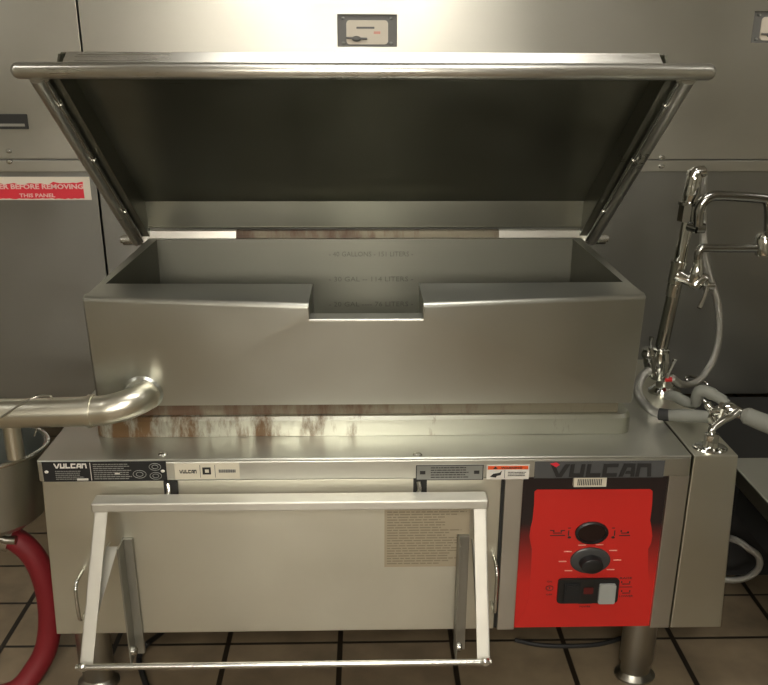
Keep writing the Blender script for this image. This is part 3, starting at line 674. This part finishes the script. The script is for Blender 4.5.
bm = B(); tube(bm, [pz(661, 350), pz(679, 268)], .0165, 20); obj('riser', bm, 'dchrome', t)
bm = B(); tube(bm, [pz(672, 296), pz(674.5, 284)], .017, 20); tube(bm, [pz(675, 283), pz(679, 264)], .0195, 20); tube(bm, [pz(679, 264), pz(679.5, 261)], .021, 20)
tube(bm, [pz(676, 274, -.01), pz(688, 280, -.02), pz(697, 286, -.03)], [.017, .014, .014], 16, 3); tube(bm, [pz(694, 285, -.03), pz(702, 278, -.03), pz(706, 284, -.03)], [.018, .016, .010], 14, 3)
tube(bm, [pz(704, 286, -.03), pz(714, 286, -.03)], [.010, .009], 12); tube(bm, [pz(707, 287, -.05), pz(704, 297, -.06), pz(699, 308, -.07)], [.006, .005, .006], 10, 3)
tube(bm, [pz(693, 283, -.03), pz(697, 270, -.03), pz(698, 262, -.03), pz(698, 254, -.03)], [.014, .016, .012, .010], 16, 2); obj('swivel_joint', bm, 'chrome', t)
bm = B(); tube(bm, [pz(679.5, 262), pz(688, 222)], .0155, 20); obj('upper_riser', bm, 'chrome', t)
bm = B(); tube(bm, [pz(683.5, 219), pz(697.5, 219)], .010, 12) if 0 else None
tube(bm, [pz(686, 221), pz(688.5, 205)], .023, 8); tube(bm, [pz(688.5, 205), pz(689, 202)], .025, 20); obj('nut', bm, 'dchrome', t)
bm = B(); tube(bm, [pz(689, 203), pz(692, 190), pz(694, 180), pz(696.5, 173), pz(701, 171), pz(703.5, 176)], [.017, .019, .018, .017, .014, .011], 16, 4); tube(bm, [pz(693, 177), pz(695.5, 172)], .017, 18); tube(bm, [pz(700, 172), pz(704, 171)], .015, 16); obj('top_elbow', bm, 'chrome', t)
bm = B(); tube(bm, [pz(698, 226, -.04), pz(699, 212, -.04), pz(703, 202, -.04), pz(711, 196.5, -.04), pz(722, 195.5, -.04), pz(762, 198, -.04), pz(768, 202, -.04), pz(769.5, 214, -.04), pz(769, 236, -.04)], .0125, 14, 5); tube(bm, [pz(696, 228, -.04), pz(704, 228, -.04)], .013, 14); tube(bm, [pz(689, 226, -.02), pz(698, 229, -.04)], .012, 14); obj('upper_spout', bm, 'dchrome', t)
bm = B(); tube(bm, [pz(698, 259, -.03), pz(698.5, 253, -.03), pz(702, 248, -.03), pz(710, 248, -.03), pz(764, 248, -.03)], .0105, 12, 4); obj('lower_arm', bm, 'dchrome', t)
bm = B(); tube(bm, [pz(765, 233, -.03), pz(764.5, 238, -.03), pz(764, 254, -.03)], [.015, .022, .022], 16); obj('arm_joint', bm, 'chrome', t)
# steel hoses
bm = B(); tube(bm, [P(703.5, 174, .40), P(703, 215, .42), P(704, 250, .42), P(710, 278, .42), P(718, 305, .42), P(719, 335, .42), P(714, 358, .42), P(703, 376, .41), P(692, 384, .39), P(681, 384, .36), P(672, 378, .34)], .0095, 12, 6)
o = obj('hose', bm, 'braid'); tag(o, 'long braided steel hose hanging beside the faucet riser', 'hose')
bm = B(); c = P(697, 382, .41); tube(bm, [(c.x+.031*cos(a_), c.y+.014*sin(a_), c.z+.008*sin(a_)+.010*cos(a_)*-1) for a_ in [2*pi*i/20 for i in range(21)]], .004, 8)
obj('ring', bm, 'dchrome', o)
bm = B(); tube(bm, [P(648, 371, .33), P(641, 378, .30), P(637.5, 389, .27), P(641, 400, .24), P(650, 409, .20), P(660, 414, .18), P(668, 415, .17)], .0115, 14, 6)
o2 = obj('hose', bm, 'braid'); tag(o2, 'short curled steel hose at the foot of the faucet', 'hose')
bm = B(); tube(bm, [P(659, 414, .18), P(671, 415.5, .165)], .0145, 14); obj('tape_wrap', bm, 'rubber', o2)
# spray gun with grey foam grips
sp = thing('spray_gun', 'chrome kettle sprayer with grey foam grips laid over the service box', 'spray gun', P(712, 418, .14))
bm = B(); tube(bm, [P(669, 415.5, .165), P(685, 415.5, .15), P(712, 417, .13)], [.014, .0155, .0150], 18, 3); obj('foam_grip', bm, 'foam', sp)
bm = B(); tube(bm, [P(666, 396, .26), P(674, 396, .245), P(684, 401, .22), P(694, 404.5, .20), P(700, 398, .18)], [.010, .013, .0135, .011, .010], 16, 4); obj('foam_sleeve', bm, 'foam', sp)
bm = B(); tube(bm, [P(696, 404, .17), P(697, 395, .165), P(702, 391, .16), P(710, 393, .15), P(721, 399, .13), P(727, 404, .12)], [.011, .013, .015, .015, .013, .011], 16, 4); obj('trigger_lever', bm, 'foam', sp)
bm = B(); tube(bm, [P(711, 410, .13), P(713, 418, .125), P(717, 423, .12)], [.009, .016, .010], 14, 3); tube(bm, [P(704, 400, .145), P(709, 406, .135), P(713, 412, .13)], [.005, .010, .008], 12, 3)
tube(bm, [P(714, 412, .12), P(724, 409, .11), P(731, 410, .10), P(740, 413.5, .09), P(745, 415.5, .085)], [.010, .012, .0175, .0135, .010], 16, 2); tube(bm, [P(720, 415, .12), P(724, 406, .105)], .012, 12)
tube(bm, [P(750, 413, .085), P(752, 408.5, .085)], .004, 8); obj('valve', bm, 'chrome', sp)
bm = B(); tube(bm, [P(743, 414.5, .085), P(746, 415.5, .08), P(775, 427, .05), P(800, 438, .03)], [.014, .020, .0215, .021], 18); obj('handle_grip', bm, 'foam', sp)
hk = thing('hose_hook', 'chrome bent post with round flange on the front of the service box', 'hook', PZ(712, 452, ZT))
q = PZ(711.5, 450, ZT); q = Vector((q.x, .035, ZT))
bm = B(); lathe(bm, (q.x, q.y, ZT-.001), [(.030, 0), (.030, .003), (.027, .006), (.014, .007), (.0125, .010), (.0125, .036), (.008, .038)], 28, 'Z', 1.3); obj('flange', bm, 'chrome', hk)
bm = B(); tube(bm, [(q.x, q.y, ZT+.02), P(711.5, 434, q.y), P(713, 428, .045), P(722, 421, .06), P(732, 416, .075), P(738, 411, .085)], .0085, 14, 5); obj('post', bm, 'chrome', hk)

# ------------------------------------------------------------------ left : bucket funnel and red hose
ky = .13; kx = -.955; kz = .645
k = thing('drain_funnel', 'round stainless funnel bucket under the draw-off pipe', 'bucket', (kx, ky, .40))
bm = B(); lathe(bm, (kx, ky, 0), [(.018, .415), (.020, .44), (.105, .452), (.120, .47), (.136, kz-.03), (.137, kz), (.133, kz), (.130, kz-.03), (.112, .475), (.02, .462)], 48, 'Z', 1.47); obj('bowl', bm, 'kettle', k)
bm = B(); ri = [(kx+.1385*1.47*cos(a_), ky+.1385*sin(a_), kz) for a_ in [2*pi*i/48 for i in range(49)]]; tube(bm, ri, .0055, 10); obj('rim', bm, 'wire', k)
bm = B(); tube(bm, [P(-10, 534, .10), P(6, 540, .10), P(16, 540.5, .10)], .010, 12); lathe(bm, (kx+.06, ky-.03, 0), [(.022, .425), (.022, .46)], 20, 'Z', 1.3); obj('outlet', bm, 'leg', k)
bm = B(); tube(bm, [P(-30, 528, .13), P(-5, 532, .13), P(18, 541, .13), P(35, 558, .13), P(46, 585, .13), P(50, 615, .13), P(47, 645, .12), P(36, 668, .10), P(14, 692, .07), P(-30, 700, .06)], .028, 20, 6)
o = obj('hose', bm, 'hose'); tag(o, 'thick red hose dropping from the drain bucket to the floor', 'hose')
bm = B(); tube(bm, [P(2, 535, .13), P(12, 538.5, .13)], .034, 20); obj('hose_clamp', bm, 'wire', o)
# cables on the floor under the pan
def zf_(x, y, z=.008): return PZ(x, y, z)
bm = B(); tube(bm, [P(172, 622, .30), P(160, 634, .25), zf_(146, 645, .05), zf_(139, 658), zf_(142, 672), zf_(150, 695)], .0075, 10, 6); o = obj('cable', bm, 'rubber'); tag(o, 'black cable curling out on the floor near the left leg', 'cable')
bm = B(); tube(bm, [zf_(515, 640), zf_(540, 645), zf_(570, 646), zf_(600, 644), zf_(625, 637)], .006, 10, 6); o = obj('cable', bm, 'rubber'); tag(o, 'thin dark cable lying on the floor beside the right leg', 'cable')

# ------------------------------------------------------------------ right : next work table and what stands behind
zt2 = .52
q0, q1 = PZ(739, 471, zt2), PZ(740, 457.5, zt2)
xt, yb_, yf_ = q0.x, q1.y, -1.1
tb = thing('worktable', 'steel worktable cut off by the right edge of the photo', 'table', (xt+.35, (yb_+yf_)/2, 0))
bm = B(); bx(bm, xt, xt+.75, yf_, yb_, zt2-.045, zt2); obj('tabletop', bm, 'top', tb, bevel=.004)
bm = B(); bx(bm, xt+.03, xt+.72, yf_+.03, yb_-.03, zt2-.15, zt2-.045); obj('apron', bm, 'matteblack', tb)
for x in (xt+.38, xt+.69):
    for y in (yf_+.06, yb_-.06): bm = B(); lathe(bm, (x, y, 0), [(.02, 0), (.02, zt2-.14)], 16); obj('leg', bm, 'leg', tb)
bm = B(); tube(bm, [P(722, 579, .25), P(735, 580, .25), P(750, 576, .25), P(759, 567, .25), P(758, 556, .25), P(748, 548, .26), P(738, 541, .28), P(722, 536, .30), P(712, 534, .31)], .009, 12, 6); o = obj('hose', bm, 'braid'); tag(o, 'looped steel hose hanging low behind the service box', 'hose')
# dark fryer-like unit in the shade behind
t = thing('equipment_stand', 'low dark equipment stand in shadow behind the worktable', 'stand', (1.4, .85, 0))
ye = yb_+.08
bm = B(); bx(bm, .95, 2.0, ye, .97, .10, .40); obj('body', bm, 'matteblack', t, bevel=.005)
for x in (.99, 1.96):
    for y in (ye+.03, .94): bm = B(); lathe(bm, (x, y, 0), [(.02, 0), (.02, .10)], 14); obj('leg', bm, 'leg', t)
bm = B(); bx(bm, 1.0, 1.95, ye+.03, .94, .40, .415); obj('top_plate', bm, 'rubber', t)
